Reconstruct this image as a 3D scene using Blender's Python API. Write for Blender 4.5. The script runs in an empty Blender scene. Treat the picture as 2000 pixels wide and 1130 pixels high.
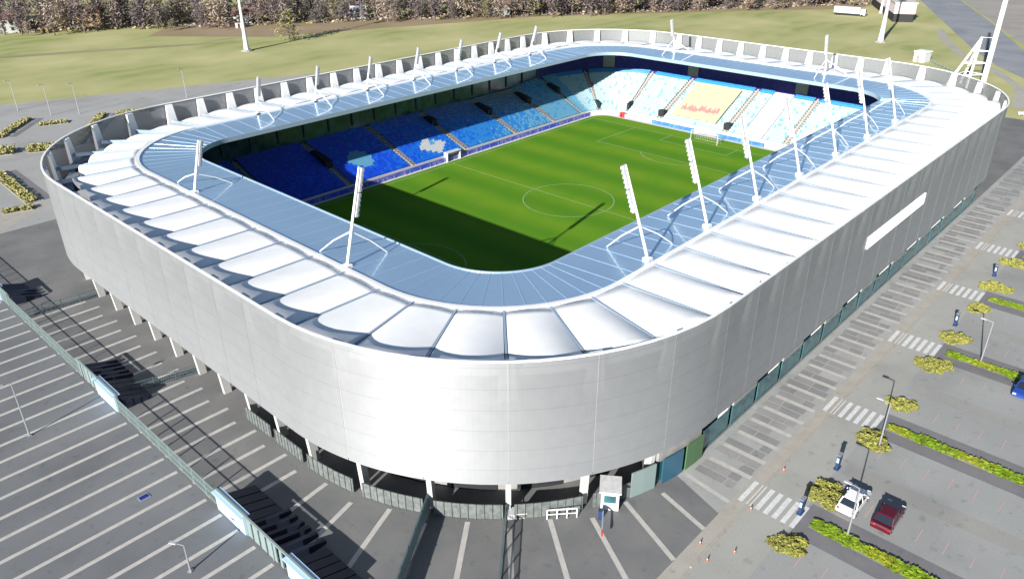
import bpy, bmesh, math, random
from mathutils import Vector, Matrix
random.seed(7)
S = bpy.context.scene
COL = S.collection
R = math.radians

# ------------------------------------------------------------------ camera
CAM = (-114.901, -91.243, 55.967); YAW = 0.749174; PITCH = 0.480649; ROLL = -0.004399; FPX = 1508.055
cam = bpy.data.cameras.new('camera'); camo = bpy.data.objects.new('camera', cam); COL.objects.link(camo)
cam.sensor_width = 36.0; cam.lens = 36.0 * FPX / 2000.0; cam.clip_start = 0.5; cam.clip_end = 4000
_f = Vector((math.cos(YAW)*math.cos(PITCH), math.sin(YAW)*math.cos(PITCH), -math.sin(PITCH)))
_r = Vector((math.sin(YAW), -math.cos(YAW), 0)); _u = _r.cross(_f)
_r2 = _r*math.cos(ROLL) + _u*math.sin(ROLL); _u2 = -_r*math.sin(ROLL) + _u*math.cos(ROLL)
camo.matrix_world = Matrix(((_r2.x, _u2.x, -_f.x, CAM[0]), (_r2.y, _u2.y, -_f.y, CAM[1]), (_r2.z, _u2.z, -_f.z, CAM[2]), (0, 0, 0, 1)))
S.camera = camo
# ------------------------------------------------------------------ light
SUN_AZ = 13.0; SUN_EL = 21.7
W = bpy.data.worlds.new("World"); S.world = W; W.use_nodes = True
nt = W.node_tree; bg = nt.nodes['Background']; sky = nt.nodes.new('ShaderNodeTexSky')
sky.sky_type = 'NISHITA'; sky.sun_disc = False; sky.sun_elevation = R(SUN_EL); sky.sun_rotation = R(257)
nt.links.new(sky.outputs[0], bg.inputs[0]); bg.inputs[1].default_value = 0.05; sky.dust_density = 0.3; sky.ozone_density = 2.0
sl = bpy.data.lights.new('sun', 'SUN'); sl.energy = 5.0; sl.angle = R(0.5); sl.color = (1.0, 0.95, 0.88)
so = bpy.data.objects.new('sun', sl); COL.objects.link(so)
so.location = (-150, -60, 120)
so.rotation_euler = Vector((math.cos(R(SUN_AZ))*math.cos(R(SUN_EL)), math.sin(R(SUN_AZ))*math.cos(R(SUN_EL)), -math.sin(R(SUN_EL)))).to_track_quat('-Z', 'Y').to_euler()
S.view_settings.view_transform = 'Standard'; S.view_settings.look = 'None'
S.view_settings.exposure = 1.0; S.view_settings.gamma = 1.0

# ------------------------------------------------------------------ materials
MATS = {}
def mat(name, col, rough=0.7, metal=0.0, spec=0.4, noise=None, col2=None, bump=0.0, detail=6.0, jitter=0.0, wave=None, alpha=None, coat=0.0):
    if name in MATS: return MATS[name]
    m = bpy.data.materials.new(name); m.use_nodes = True; n = m.node_tree; b = n.nodes['Principled BSDF']
    b.inputs['Roughness'].default_value = rough; b.inputs['Metallic'].default_value = metal
    b.inputs['Specular IOR Level'].default_value = spec; b.inputs['Coat Weight'].default_value = coat
    c4 = (*col, 1); src = None
    tc = n.nodes.new('ShaderNodeTexCoord')
    if noise:
        t = n.nodes.new('ShaderNodeTexNoise'); t.inputs['Scale'].default_value = noise; t.inputs['Detail'].default_value = detail
        n.links.new(tc.outputs['Object'], t.inputs['Vector'])
        rp = n.nodes.new('ShaderNodeValToRGB'); rp.color_ramp.elements[0].position = 0.35; rp.color_ramp.elements[1].position = 0.65
        rp.color_ramp.elements[0].color = c4; rp.color_ramp.elements[1].color = (*(col2 or col), 1)
        n.links.new(t.outputs['Fac'], rp.inputs[0]); src = rp.outputs[0]
        if bump:
            bp = n.nodes.new('ShaderNodeBump'); bp.inputs['Strength'].default_value = bump; bp.inputs['Distance'].default_value = 0.05
            n.links.new(t.outputs['Fac'], bp.inputs['Height']); n.links.new(bp.outputs[0], b.inputs['Normal'])
    if wave:      # (axis, scale, colour2, amount)
        w = n.nodes.new('ShaderNodeTexWave'); w.bands_direction = wave[0]; w.inputs['Scale'].default_value = wave[1]; w.inputs['Distortion'].default_value = wave[4] if len(wave) > 4 else 0.0
        n.links.new(tc.outputs['Object'], w.inputs['Vector'])
        mx = n.nodes.new('ShaderNodeMixRGB'); mx.inputs[2].default_value = (*wave[2], 1)
        mu = n.nodes.new('ShaderNodeMath'); mu.operation = 'MULTIPLY'; mu.inputs[1].default_value = wave[3]
        n.links.new(w.outputs['Fac'], mu.inputs[0]); n.links.new(mu.outputs[0], mx.inputs[0])
        if src: n.links.new(src, mx.inputs[1])
        else: mx.inputs[1].default_value = c4
        src = mx.outputs[0]
    if jitter:
        oi = n.nodes.new('ShaderNodeObjectInfo'); mr = n.nodes.new('ShaderNodeMapRange')
        mr.inputs[3].default_value = 1 - jitter; mr.inputs[4].default_value = 1 + jitter
        n.links.new(oi.outputs['Random'], mr.inputs[0])
        hs = n.nodes.new('ShaderNodeHueSaturation'); n.links.new(mr.outputs[0], hs.inputs['Value'])
        if src: n.links.new(src, hs.inputs['Color'])
        else: hs.inputs['Color'].default_value = c4
        src = hs.outputs[0]
    if src: n.links.new(src, b.inputs['Base Color'])
    else: b.inputs['Base Color'].default_value = c4
    if alpha is not None: b.inputs['Alpha'].default_value = alpha
    MATS[name] = m; return m

M_mesh = mat('facade metal mesh', (.252, .265, .28), .55, .30, .4, noise=.9, col2=(.27, .282, .295), jitter=.02, wave=('Z', 2.2, (.225, .237, .25), .45, .4))
def louvred(m, k):        # the mesh is made of slats that tip upwards
    n = m.node_tree; g = n.nodes.new('ShaderNodeNewGeometry'); a = n.nodes.new('ShaderNodeVectorMath'); a.operation = 'ADD'; a.inputs[1].default_value = (0, 0, k)
    z = n.nodes.new('ShaderNodeVectorMath'); z.operation = 'NORMALIZE'; n.links.new(g.outputs['Normal'], a.inputs[0]); n.links.new(a.outputs[0], z.inputs[0])
    n.links.new(z.outputs[0], n.nodes['Principled BSDF'].inputs['Normal'])
louvred(M_mesh, .42)
def joints(m, pitch, w, dark):           # horizontal panel joints
    n = m.node_tree; b = n.nodes['Principled BSDF']; src = b.inputs['Base Color'].links[0].from_socket; tc = n.nodes.new('ShaderNodeTexCoord'); sx = n.nodes.new('ShaderNodeSeparateXYZ')
    n.links.new(tc.outputs['Object'], sx.inputs[0]); d = n.nodes.new('ShaderNodeMath'); d.operation = 'DIVIDE'; d.inputs[1].default_value = pitch; n.links.new(sx.outputs['Z'], d.inputs[0])
    f = n.nodes.new('ShaderNodeMath'); f.operation = 'FRACT'; n.links.new(d.outputs[0], f.inputs[0]); l = n.nodes.new('ShaderNodeMath'); l.operation = 'LESS_THAN'; l.inputs[1].default_value = w; n.links.new(f.outputs[0], l.inputs[0])
    mx = n.nodes.new('ShaderNodeMixRGB'); mx.blend_type = 'MULTIPLY'; mx.inputs[2].default_value = (dark, dark, dark, 1); n.links.new(l.outputs[0], mx.inputs[0]); n.links.new(src, mx.inputs[1]); n.links.new(mx.outputs[0], b.inputs['Base Color'])
joints(M_mesh, 2.3, .04, .87)
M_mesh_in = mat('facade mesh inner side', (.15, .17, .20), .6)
def graded_perforation(m, z0, z1, a0, a1):      # the mesh is punched more openly towards the top
    n = m.node_tree; tc = n.nodes.new('ShaderNodeTexCoord'); sx = n.nodes.new('ShaderNodeSeparateXYZ'); mr = n.nodes.new('ShaderNodeMapRange')
    n.links.new(tc.outputs['Object'], sx.inputs[0]); n.links.new(sx.outputs['Z'], mr.inputs[0])
    for i, v in enumerate((z0, z1, a0, a1)): mr.inputs[i+1].default_value = v
    n.links.new(mr.outputs[0], n.nodes['Principled BSDF'].inputs['Alpha'])
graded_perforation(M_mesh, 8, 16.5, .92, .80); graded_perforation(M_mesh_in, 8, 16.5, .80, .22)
M_grc = mat('pale grey concrete post', (.50, .50, .49), .7)
M_post = mat('white steel', (.78, .79, .80), .45)
M_white = mat('white membrane', (.91, .92, .92), .5, noise=.5, col2=(.86, .875, .89), jitter=.02)
M_deck = mat('blue roof deck', (.50, .68, .86), .30, .65, .5, noise=.10, col2=(.45, .62, .80), coat=1.0)
M_gutter = mat('blue grey gutter metal', (.32, .42, .54), .5, .3)
M_under = mat('dark roof steel', (.06, .08, .10), .6)
M_conc = mat('grey concrete', (.289, .289, .281), .85, noise=1.2, col2=(.230, .230, .230))
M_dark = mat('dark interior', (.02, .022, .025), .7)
M_teal = mat('teal glass', (.05, .15, .17), .12, 0, .6, noise=.8, col2=(.03, .09, .11))
M_lounge = mat('lounge glass', (.05, .11, .15), .15, 0, .6, noise=.5, col2=(.02, .04, .06))
M_navy = mat('navy wall', (.012, .015, .16), .6, noise=.6, col2=(.03, .025, .20))
M_step = mat('stair concrete', (.48, .43, .37), .85, noise=2, col2=(.40, .36, .32))
M_wall = mat('pale parapet', (.60, .58, .58), .7, noise=1, col2=(.52, .51, .53))
M_sign = mat('white sign added glow', (.9, .9, .9), .4); M_sign.node_tree.nodes['Principled BSDF'].inputs['Emission Color'].default_value = (1, 1, 1, 1); M_sign.node_tree.nodes['Principled BSDF'].inputs['Emission Strength'].default_value = .25  # glow added so the board stays white on the shaded wall
M_steel = mat('grey steel', (.45, .47, .49), .4, .6)
M_lamp = mat('floodlight housing', (.55, .56, .58), .35, .3, noise=3, col2=(.42, .43, .46))
M_fence = mat('pale green fence', (.24, .31, .31), .5, .2)
M_cross = mat('dark green cross fence', (.09, .14, .15), .5, .2)
M_glassf = mat('fence glass', (.22, .31, .32), .25, 0, .5)
M_sky = mat('sky blue panel', (.42, .60, .80), .4)
M_bark = mat('bark', (.11, .085, .07), .9, noise=3, col2=(.16, .13, .11))

# ------------------------------------------------------------------ mesh builder
class MB:
    def __init__(s): s.v = []; s.f = []; s.m = []; s.sm = False
    def quad(s, a, b, c, d, mi=0):
        i = len(s.v); s.v += [tuple(a), tuple(b), tuple(c), tuple(d)]; s.f.append((i, i+1, i+2, i+3)); s.m.append(mi)
    def poly(s, pts, mi=0):
        i = len(s.v); s.v += [tuple(p) for p in pts]; s.f.append(tuple(range(i, i+len(pts)))); s.m.append(mi)
    def hexa(s, p, mi=0):            # 8 corners: bottom 4 (ccw), top 4
        i = len(s.v); s.v += [tuple(q) for q in p]
        for f in ((3, 2, 1, 0), (4, 5, 6, 7), (0, 1, 5, 4), (1, 2, 6, 5), (2, 3, 7, 6), (3, 0, 4, 7)):
            s.f.append(tuple(i+k for k in f)); s.m.append(mi)
    def box(s, c, d, rz=0, mi=0, taper=1.0):   # centre of base
        x, y, z = c; hx, hy, h = d[0]/2, d[1]/2, d[2]; co, si = math.cos(rz), math.sin(rz); P = []
        for zz, t in ((z, 1), (z+h, taper)):
            for a, b in ((-hx, -hy), (hx, -hy), (hx, hy), (-hx, hy)):
                a *= t; b *= t; P.append((x+a*co-b*si, y+a*si+b*co, zz))
        s.hexa(P, mi)
    def bar(s, a, b, w, h=None, mi=0):          # square bar from a to b
        a = Vector(a); b = Vector(b); d = (b-a).normalized(); h = h or w
        up = Vector((0, 0, 1)) if abs(d.z) < .95 else Vector((1, 0, 0))
        x = d.cross(up).normalized()*w/2; y = x.cross(d).normalized()*h/2
        s.hexa([a-x-y, a+x-y, a+x+y, a-x+y, b-x-y, b+x-y, b+x+y, b-x+y], mi)
    def tube(s, pts, rads, n=8, mi=0, cap=True):
        rings = []; pts = [Vector(p) for p in pts]
        for k, p in enumerate(pts):
            d = (pts[min(k+1, len(pts)-1)] - pts[max(k-1, 0)]).normalized()
            up = Vector((0, 0, 1)) if abs(d.z) < .9 else Vector((1, 0, 0))
            x = d.cross(up).normalized(); y = x.cross(d).normalized(); i = len(s.v)
            for q in range(n):
                a = 2*math.pi*q/n; s.v.append(tuple(p + (x*math.cos(a)+y*math.sin(a))*rads[k]))
            rings.append(i)
        for k in range(len(rings)-1):
            for q in range(n):
                q2 = (q+1) % n; s.f.append((rings[k]+q, rings[k]+q2, rings[k+1]+q2, rings[k+1]+q)); s.m.append(mi)
        if cap:
            s.f.append(tuple(rings[0]+q for q in reversed(range(n)))); s.m.append(mi)
            s.f.append(tuple(rings[-1]+q for q in range(n))); s.m.append(mi)
    def build(s, name, mats, parent=None, smooth=False, loc=None):
        me = bpy.data.meshes.new(name); me.from_pydata(s.v, [], s.f)
        ms = mats if isinstance(mats, (list, tuple)) else [mats]
        for q in ms: me.materials.append(q)
        if len(ms) > 1: me.polygons.foreach_set('material_index', s.m)
        if smooth: me.polygons.foreach_set('use_smooth', [True]*len(me.polygons))
        me.update(); o = bpy.data.objects.new(name, me); COL.objects.link(o)
        if parent: o.parent = parent
        if loc: o.location = loc
        return o
def tag(o, label, cat, group=None):
    o['label'] = label; o['category'] = cat
    if group: o['group'] = group
    return o
def thing(name, label, cat, loc=(0, 0, 0), rz=0, group=None):
    o = bpy.data.objects.new(name, None); COL.objects.link(o); o.location = loc; o.rotation_euler = (0, 0, rz); o.empty_display_size = .5
    return tag(o, label, cat, group)
def struct(name, mb, m, smooth=False):
    o = mb.build(name, m, smooth=smooth); o['kind'] = 'structure'; return o
def dup(src, loc, rz=0, label=None, scale=None):
    c = src.copy(); COL.objects.link(c); c.location = loc; c.rotation_euler = (0, 0, rz)
    if scale: c.scale = scale
    if label: c['label'] = label
    for ch in src.children:
        d = ch.copy(); COL.objects.link(d); d.parent = c
        for g in ch.children:
            e = g.copy(); COL.objects.link(e); e.parent = d
    return c
ORD = ['first', 'second', 'third', 'fourth', 'fifth', 'sixth', 'seventh', 'eighth', 'ninth', 'tenth', 'eleventh', 'twelfth', 'thirteenth', 'fourteenth', 'fifteenth', 'sixteenth', 'seventeenth', 'eighteenth', 'nineteenth', 'twentieth']

# ------------------------------------------------------------------ the setting: ground, paving, roads
def sheet(name, pts, z, m, n=1):
    b = MB(); b.poly([(x, y, z) for x, y in pts]); return struct(name, b, m)
M_meadow = mat('spring meadow grass', (.226, .260, .084), .95, noise=.03, col2=(.418, .399, .205), detail=12, wave=('Y', .03, (.367, .356, .152), .55, 9.0))
sheet('ground', [(-1500, -1500), (2500, -1500), (2500, 2500), (-1500, 2500)], -.02, M_meadow)
def paving(name, c1, c2, sc):                   # broad tone, plus oil stains, patches and grain
    m = mat(name, c1, .85, noise=sc, col2=c2, detail=8); n = m.node_tree; b = n.nodes['Principled BSDF']
    src = b.inputs['Base Color'].links[0].from_socket; tc = n.nodes.new('ShaderNodeTexCoord')
    for scale, lo, hi, dark in ((.9, .60, .72, .80), (.07, .52, .60, .90), (7.0, .40, .62, .90)):
        t = n.nodes.new('ShaderNodeTexNoise'); t.inputs['Scale'].default_value = scale; t.inputs['Detail'].default_value = 5
        n.links.new(tc.outputs['Object'], t.inputs['Vector']); mr = n.nodes.new('ShaderNodeMapRange')
        for i, v in enumerate((lo, hi, 1.0, dark)): mr.inputs[i+1].default_value = v
        n.links.new(t.outputs['Fac'], mr.inputs[0]); mx = n.nodes.new('ShaderNodeMixRGB'); mx.blend_type = 'MULTIPLY'; mx.inputs[0].default_value = 1
        n.links.new(src, mx.inputs[1]); n.links.new(mr.outputs[0], mx.inputs[2]); src = mx.outputs[0]
    n.links.new(src, b.inputs['Base Color']); return m
M_plaza = paving('dark plaza asphalt', (.142, .146, .151), (.180, .181, .181), .18)
M_outer = paving('grey forecourt asphalt', (.136, .146, .158), (.167, .176, .187), .12)
M_road = paving('pale road asphalt', (.303, .308, .291), (.347, .349, .327), .12)
M_walk = paving('beige paving', (.340, .323, .289), (.374, .357, .323), .6)
M_lot = paving('pale parking paving', (.277, .285, .283), (.315, .324, .320), .1)
M_strip = paving('dark grey asphalt strip', (.160, .160, .172), (.184, .184, .192), .4)
M_line = mat('pale stone line', (.459, .444, .420), .8, noise=1.5, col2=(.390, .376, .361))
M_paint = mat('white road paint', (.62, .63, .64), .7, noise=2.5, col2=(.50, .51, .52))
M_red = mat('red paving line', (.50, .29, .27), .8, noise=2, col2=(.42, .31, .29))
M_soil = mat('dry bare soil', (.289, .212, .145), .95, noise=.06, col2=(.230, .187, .102), detail=9)
M_path = mat('dry path', (.304, .264, .168), .95, noise=.05, col2=(.216, .208, .088), detail=9)
# car park apron to the left of the stadium, then plaza, forecourt, road, parking lot to the right
M_lotl = paving('grey car park paving', (.311, .316, .311), (.353, .353, .348), .08)
sheet('car_park', [(-160, 66), (130, 66), (130, 104), (49, 133.6), (-51.7, 171.5), (-160, 212)], .004, M_lotl)
sheet('access_road', [(-160, 66.0), (-84, 66), (-70, 76.5), (-78, 79), (-160, 72)], .010, M_walk)
sheet('plaza', [(-91.8, 66), (-91.8, -66.6), (128, -66.6), (128, -50), (98, 66)], .008, M_plaza)
sheet('forecourt', [(-160, 66), (-91.8, 66), (-91.8, -66.6), (-160, -66.6)], .004, M_outer)
sheet('footpath', [(-160, -66.6), (128, -66.6), (128, -68.1), (-160, -68.1)], .012, M_walk)
sheet('road', [(-160, -68.1), (132, -68.1), (132, -72.7), (-160, -72.7)], .006, M_road)
sheet('parking_lot', [(-160, -72.7), (132, -72.7), (132, -170), (-160, -170)], .008, M_lot)
def kerb(x0, x1, y, w=.22):
    b = MB(); b.box(((x0+x1)/2, y, 0), (x1-x0, w, .11)); return b
struct('kerb', kerb(-66, 126, -68.2, .2), M_walk)
# pale radial lines in the paving
def line(b, p0, p1, w, z=.014):
    p0 = Vector((*p0, 0)); p1 = Vector((*p1, 0)); d = (p1-p0).normalized(); n = Vector((-d.y, d.x, 0))*w/2; k = Vector((0, 0, z))
    b.quad(p0-n+k, p0+n+k, p1+n+k, p1-n+k)

# ------------------------------------------------------------------ stadium geometry: a path of 74 bays round a core rectangle
CX, CY, Y0 = 51.0, 28.5, -1.2
NB = 74
def path(t):
    t = t % NB
    if t <= 16: return Vector((-CX + t*2*CX/16, -CY+Y0, 0)), Vector((0, -1, 0))
    if t <= 22: a = R(-90 + (t-16)*15); return Vector((CX, -CY+Y0, 0)), Vector((math.cos(a), math.sin(a), 0))
    if t <= 31: return Vector((CX, -CY+Y0+(t-22)*2*CY/9, 0)), Vector((1, 0, 0))
    if t <= 37: a = R((t-31)*15); return Vector((CX, CY+Y0, 0)), Vector((math.cos(a), math.sin(a), 0))
    if t <= 53: return Vector((CX-(t-37)*2*CX/16, CY+Y0, 0)), Vector((0, 1, 0))
    if t <= 59: a = R(90+(t-53)*15); return Vector((-CX, CY+Y0, 0)), Vector((math.cos(a), math.sin(a), 0))
    if t <= 68: return Vector((-CX, CY+Y0-(t-59)*2*CY/9, 0)), Vector((-1, 0, 0))
    a = R(180+(t-68)*15); return Vector((-CX, -CY+Y0, 0)), Vector((math.cos(a), math.sin(a), 0))
def P(t, r, z):
    c, n = path(t); return Vector((c.x+n.x*r, c.y+n.y*r, z))
def is_corner(t):
    t = t % NB; return 16 <= t < 22 or 31 <= t < 37 or 53 <= t < 59 or t >= 68
BREAKS = [0, 16, 22, 31, 37, 53, 59, 68, 74]
def tsamples(t0, t1, step=.34):
    ts = [t0]; t = t0
    while t < t1 - 1e-6:
        lim = min([b for b in BREAKS + [74+b for b in BREAKS] if b > t+1e-6] + [t1]); lim = min(lim, t1)
        if is_corner(t+1e-4):
            k = max(1, math.ceil((lim-t)/step))
            for i in range(1, k+1): ts.append(t+(lim-t)*i/k)
        else: ts.append(lim)
        t = lim
    return ts
def sweep(b, sec, t0, t1, closed=True, ends=True, step=.34, mi=0):
    ts = tsamples(t0, t1, step); n = len(sec); base = len(b.v)
    for t in ts:
        for r, z in sec: b.v.append(tuple(P(t, r, z)))
    for k in range(len(ts)-1):
        for q in range(n if closed else n-1):
            q2 = (q+1) % n; i = base+k*n
            b.f.append((i+q, i+n+q, i+n+q2, i+q2)); b.m.append(mi)
    if ends and closed:
        b.f.append(tuple(base+q for q in range(n))); b.m.append(mi)
        e = base+(len(ts)-1)*n; b.f.append(tuple(e+q for q in reversed(range(n)))); b.m.append(mi)

ZT, ZB = 19.0, 5.2            # facade top and bottom
stad = thing('stadium', 'white oval football stadium with mesh facade, pale ribbed roof and blue seats', 'stadium')
# facade: one perforated panel and one column per bay
for k in range(NB):
    b = MB(); g = .004
    sweep(b, [(31.62, ZB), (31.74, ZB), (31.74, ZT), (31.62, ZT)], k+g, k+1-g, step=.07)
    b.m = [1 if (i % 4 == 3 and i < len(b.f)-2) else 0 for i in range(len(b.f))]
    b.build('facade_panel', [M_mesh, M_mesh_in], stad)
def column_mb(k):
    c, n = path(k); tdir = Vector((-n.y, n.x, 0)); b = MB(); w = .26
    def pt(r, s, z): return (c.x+n.x*r+tdir.x*s, c.y+n.y*r+tdir.y*s, z)
    b.hexa([pt(29.2, -w, 0), pt(30.15, -w, 0), pt(30.15, w, 0), pt(29.2, w, 0)] + [pt(30.45, -w, 14.49), pt(31.25, -w, 14.49), pt(31.25, w, 14.49), pt(30.45, w, 14.49)])
    b.hexa([pt(30.65, -1.0, 14.5), pt(31.25, -1.0, 14.5), pt(31.25, 1.0, 14.5), pt(30.65, 1.0, 14.5)] + [pt(31.0, -.62, ZT-.1), pt(31.4, -.62, ZT-.1), pt(31.4, .62, ZT-.1), pt(31.0, .62, ZT-.1)], 1)
    b.bar(pt(30.0, 0, 5.6), pt(31.6, 0, 5.6), .3); b.bar(pt(30.6, 0, 12), pt(31.6, 0, 12), .25)
    s2 = .018
    b.hexa([pt(31.61, -s2, ZB+.3), pt(31.72, -s2, ZB+.3), pt(31.72, s2, ZB+.3), pt(31.61, s2, ZB+.3)] + [pt(31.61, -s2, ZT), pt(31.72, -s2, ZT), pt(31.72, s2, ZT), pt(31.61, s2, ZT)], 0)
    return b
for k in range(NB): column_mb(k).build('column', [M_grc, M_post], stad)
# top and bottom rail of the facade
b = MB(); sweep(b, [(31.55, ZT+.003), (31.80, ZT+.003), (31.80, ZT+.14), (31.55, ZT+.14)], 0, NB, ends=False); b.build('facade_rail', M_post, stad)
# white vaulted roof panels
RO, RS, RI = 30.2, 18.5, 9.2
ZO, ZS, ZI = 16.9, 17.05, 16.7
def zo(t):                     # the roof falls lower towards the left and far sides
    t = t % NB
    if t <= 16: return 17.2
    if t <= 22: return 17.2-1.3*(t-16)/6
    if t <= 54: return 15.9
    if t <= 61: return 15.9+1.3*(t-54)/7
    return 17.2
def vault(k):
    b = MB(); NU, NV = 9, 8; g = .028; top = []; RO = {52: 28.6, 53: 27.2, 54: 26.2, 55: 26.0, 56: 26.2, 57: 27.0, 58: 28.2, 59: 29.3}.get(k, 30.75 if (k >= 60 or k < 18) else 30.0)   # the roof is cut back round the plant gallery
    for j in range(NV+1):
        v = j/NV; r = RO+(RS+.35-RO)*v; zv = ZO+(ZS-ZO)*v; rise = (.30+.55*max(0, (zo(k+.5)-15.9)/1.3))*(1-v)+.16
        row = []
        for i in range(NU+1):
            u = i/NU; t = k+g+(1-2*g)*u; zv = zo(t)+(ZS-zo(t))*v
            row.append(P(t, r, zv+rise*(1-abs(2*u-1)**2.2)))
        top.append(row)
    base = len(b.v)
    for row in top: b.v += [tuple(p) for p in row]
    n = NU+1
    for j in range(NV):
        for i in range(NU): b.f.append((base+j*n+i, base+j*n+i+1, base+(j+1)*n+i+1, base+(j+1)*n+i)); b.m.append(0)
    # end wall and underside close the cushion
    lo = len(b.v)
    for j in (0, NV):
        for i in range(NU+1):
            p = top[j][i]; b.v.append((p.x, p.y, (zo(k+.5) if j == 0 else ZS)-.2))
    for i in range(NU):
        b.f.append((base+i+1, base+i, lo+i, lo+i+1)); b.m.append(0)
        b.f.append((base+NV*n+i, base+NV*n+i+1, lo+n+i+1, lo+n+i)); b.m.append(0)
        b.f.append((lo+i, lo+i+1, lo+n+i+1, lo+n+i)); b.m.append(0)
    for j in range(NV):
        pass
    return b
for k in range(NB): vault(k).build('roof_cushion', M_white, stad, smooth=False)
for o in stad.children:
    if o.name.startswith('roof_cushion'):
        for f in o.data.polygons[:72]: f.use_smooth = True
for k in range(NB):
    c, n = path(k); td = Vector((-n.y, n.x, 0)); w = .12; ZO = zo(k)
    def pt(r, s, z): return (c.x+n.x*r+td.x*s, c.y+n.y*r+td.y*s, z)
    b = MB(); b.hexa([pt(31.0, -w, ZO-.55), pt(31.0, w, ZO-.55), pt(RS+.4, w, ZS-.35), pt(RS+.4, -w, ZS-.35)] + [pt(31.0, -w, ZO+.05), pt(31.0, w, ZO+.05), pt(RS+.4, w, ZS+.10), pt(RS+.4, -w, ZS+.10)])
    b.build('roof_gutter', M_gutter, stad)
b = MB(); sweep(b, [(RS-.25, ZS-.25), (RS+.35, ZS-.25), (RS+.35, ZS+.26), (RS-.25, ZS+.22)], 0, NB, ends=False); b.build('roof_ridge', M_post, stad)
b = MB(); sweep(b, [(RI+.1, ZI-.3), (RS-.26, ZS-.25), (RS-.26, ZS+.02), (RI+.1, ZI)], 0, NB, ends=False, step=.17); b.build('roof_deck', M_deck, stad)
# standing seams on the deck
b = MB()
for k in range(NB):
    for q in (0, .5):
        c, n = path(k+q); td = Vector((-n.y, n.x, 0)); w = .05
        def pt(r, s, z): return (c.x+n.x*r+td.x*s, c.y+n.y*r+td.y*s, z)
        b.hexa([pt(RI+.15, -w, ZI), pt(RI+.15, w, ZI), pt(RS-.3, w, ZS+.02), pt(RS-.3, -w, ZS+.02)]+[pt(RI+.15, -w, ZI+.03), pt(RI+.15, w, ZI+.03), pt(RS-.3, w, ZS+.05), pt(RS-.3, -w, ZS+.05)])
b.build('deck_seams', mat('deck seam metal', (.47, .64, .81), .32, .6), stad)
b = MB(); sweep(b, [(RI-.12, ZI-.7), (RI+.09, ZI-.7), (RI+.09, ZI+.10), (RI-.12, ZI+.10)], 0, NB, ends=False, step=.17); b.build('roof_edge', mat('roof edge trim', (.34, .45, .56), .4, .3), stad)
for k in range(NB):
    c, n = path(k); td = Vector((-n.y, n.x, 0)); w = .18
    def pt(r, s, z): return (c.x+n.x*r+td.x*s, c.y+n.y*r+td.y*s, z)
    b = MB(); b.hexa([pt(RI+.2, -w, ZI-.9), pt(RI+.2, w, ZI-.9), pt(30.6, w, 13.2), pt(30.6, -w, 13.2)]+[pt(RI+.2, -w, ZI-.32), pt(RI+.2, w, ZI-.32), pt(30.6, w, 14.3), pt(30.6, -w, 14.3)])
    b.build('roof_girder', M_under, stad)
# plant gallery in the open far left corner
b = MB(); sweep(b, [(24.0, 13.3), (31.2, 13.3), (31.2, 13.6), (24.0, 13.6)], 52.6, 59.4); b.build('plant_gallery', M_under, stad)
rr = random.Random(4); M_unit = mat('dark blue plant casing', (.05, .09, .15), .5); 
for q in range(11):
    t = 53.1+q*.55; b = MB(); r = 28.6+rr.uniform(-.5, .8); c = P(t, r, 13.6); n = path(t)[1]
    b.box(c, (1.6+rr.random()*.8, 2.2+rr.random()*1.4, 1.2+rr.random()*1.0), math.atan2(n.y, n.x)); b.build('plant_unit', M_post if q % 3 == 1 else M_unit, stad)
# concourse, ground floor and rear walls
b = MB(); sweep(b, [(25.8, 4.7), (31.2, 4.7), (31.2, 5.1), (25.8, 5.1)], 0, NB, ends=False); b.build('concourse_deck', M_conc, stad)
b = MB(); sweep(b, [(26.2, 0), (26.6, 0), (26.6, 4.69), (26.2, 4.69)], 0, NB, ends=False); b.build('ground_floor_wall', M_conc, stad)
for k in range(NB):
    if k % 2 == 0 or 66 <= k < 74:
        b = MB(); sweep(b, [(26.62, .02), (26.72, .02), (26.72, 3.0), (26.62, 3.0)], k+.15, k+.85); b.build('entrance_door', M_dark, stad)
# glazed shopfront along the right hand side and its corner
for k in range(-1, 22):
    b = MB(); sweep(b, [(30.5, .02), (30.62, .02), (30.62, 2.7), (30.5, 2.7)], (k+.06) % NB, (k+.94) % NB if (k+.94) % NB > (k+.06) % NB else NB)
    b.build('glass_front', M_teal, stad)
    if k % 2:
        b = MB(); sweep(b, [(30.2, 2.75), (30.7, 2.75), (30.7, 4.68), (30.2, 4.68)], (k+.06) % NB, (k+.94) % NB if (k+.94) % NB > (k+.06) % NB else NB)
        b.build('soffit_panel', M_conc, stad)
for k, m, nm in ((73.1, mat('blue door', (.03, .10, .16), .4), 'blue_door'), (72.6, M_fence, 'glass_screen'), (73.55, mat('green door', (.07, .15, .07), .5), 'green_door')):
    b = MB(); sweep(b, [(31.0, .02), (31.15, .02), (31.15, 3.2), (31.0, 3.2)], k, k+.38); b.build(nm, m, stad)
# fence panels in the open bays of the near corner and end
for k in range(66, 73):
    b = MB(); sweep(b, [(30.9, .1), (31.0, .1), (31.0, 1.9), (30.9, 1.9)], k+.07, k+.93)
    for q in range(9): b.v and b.bar(P(k+.1+q*.1, 31.05, 0), P(k+.1+q*.1, 31.05, 2.0), .06)
    b.build('bay_railing', mat('grey green railing', (.10, .115, .115), .6, noise=2, col2=(.16, .18, .175)), stad)
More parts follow.
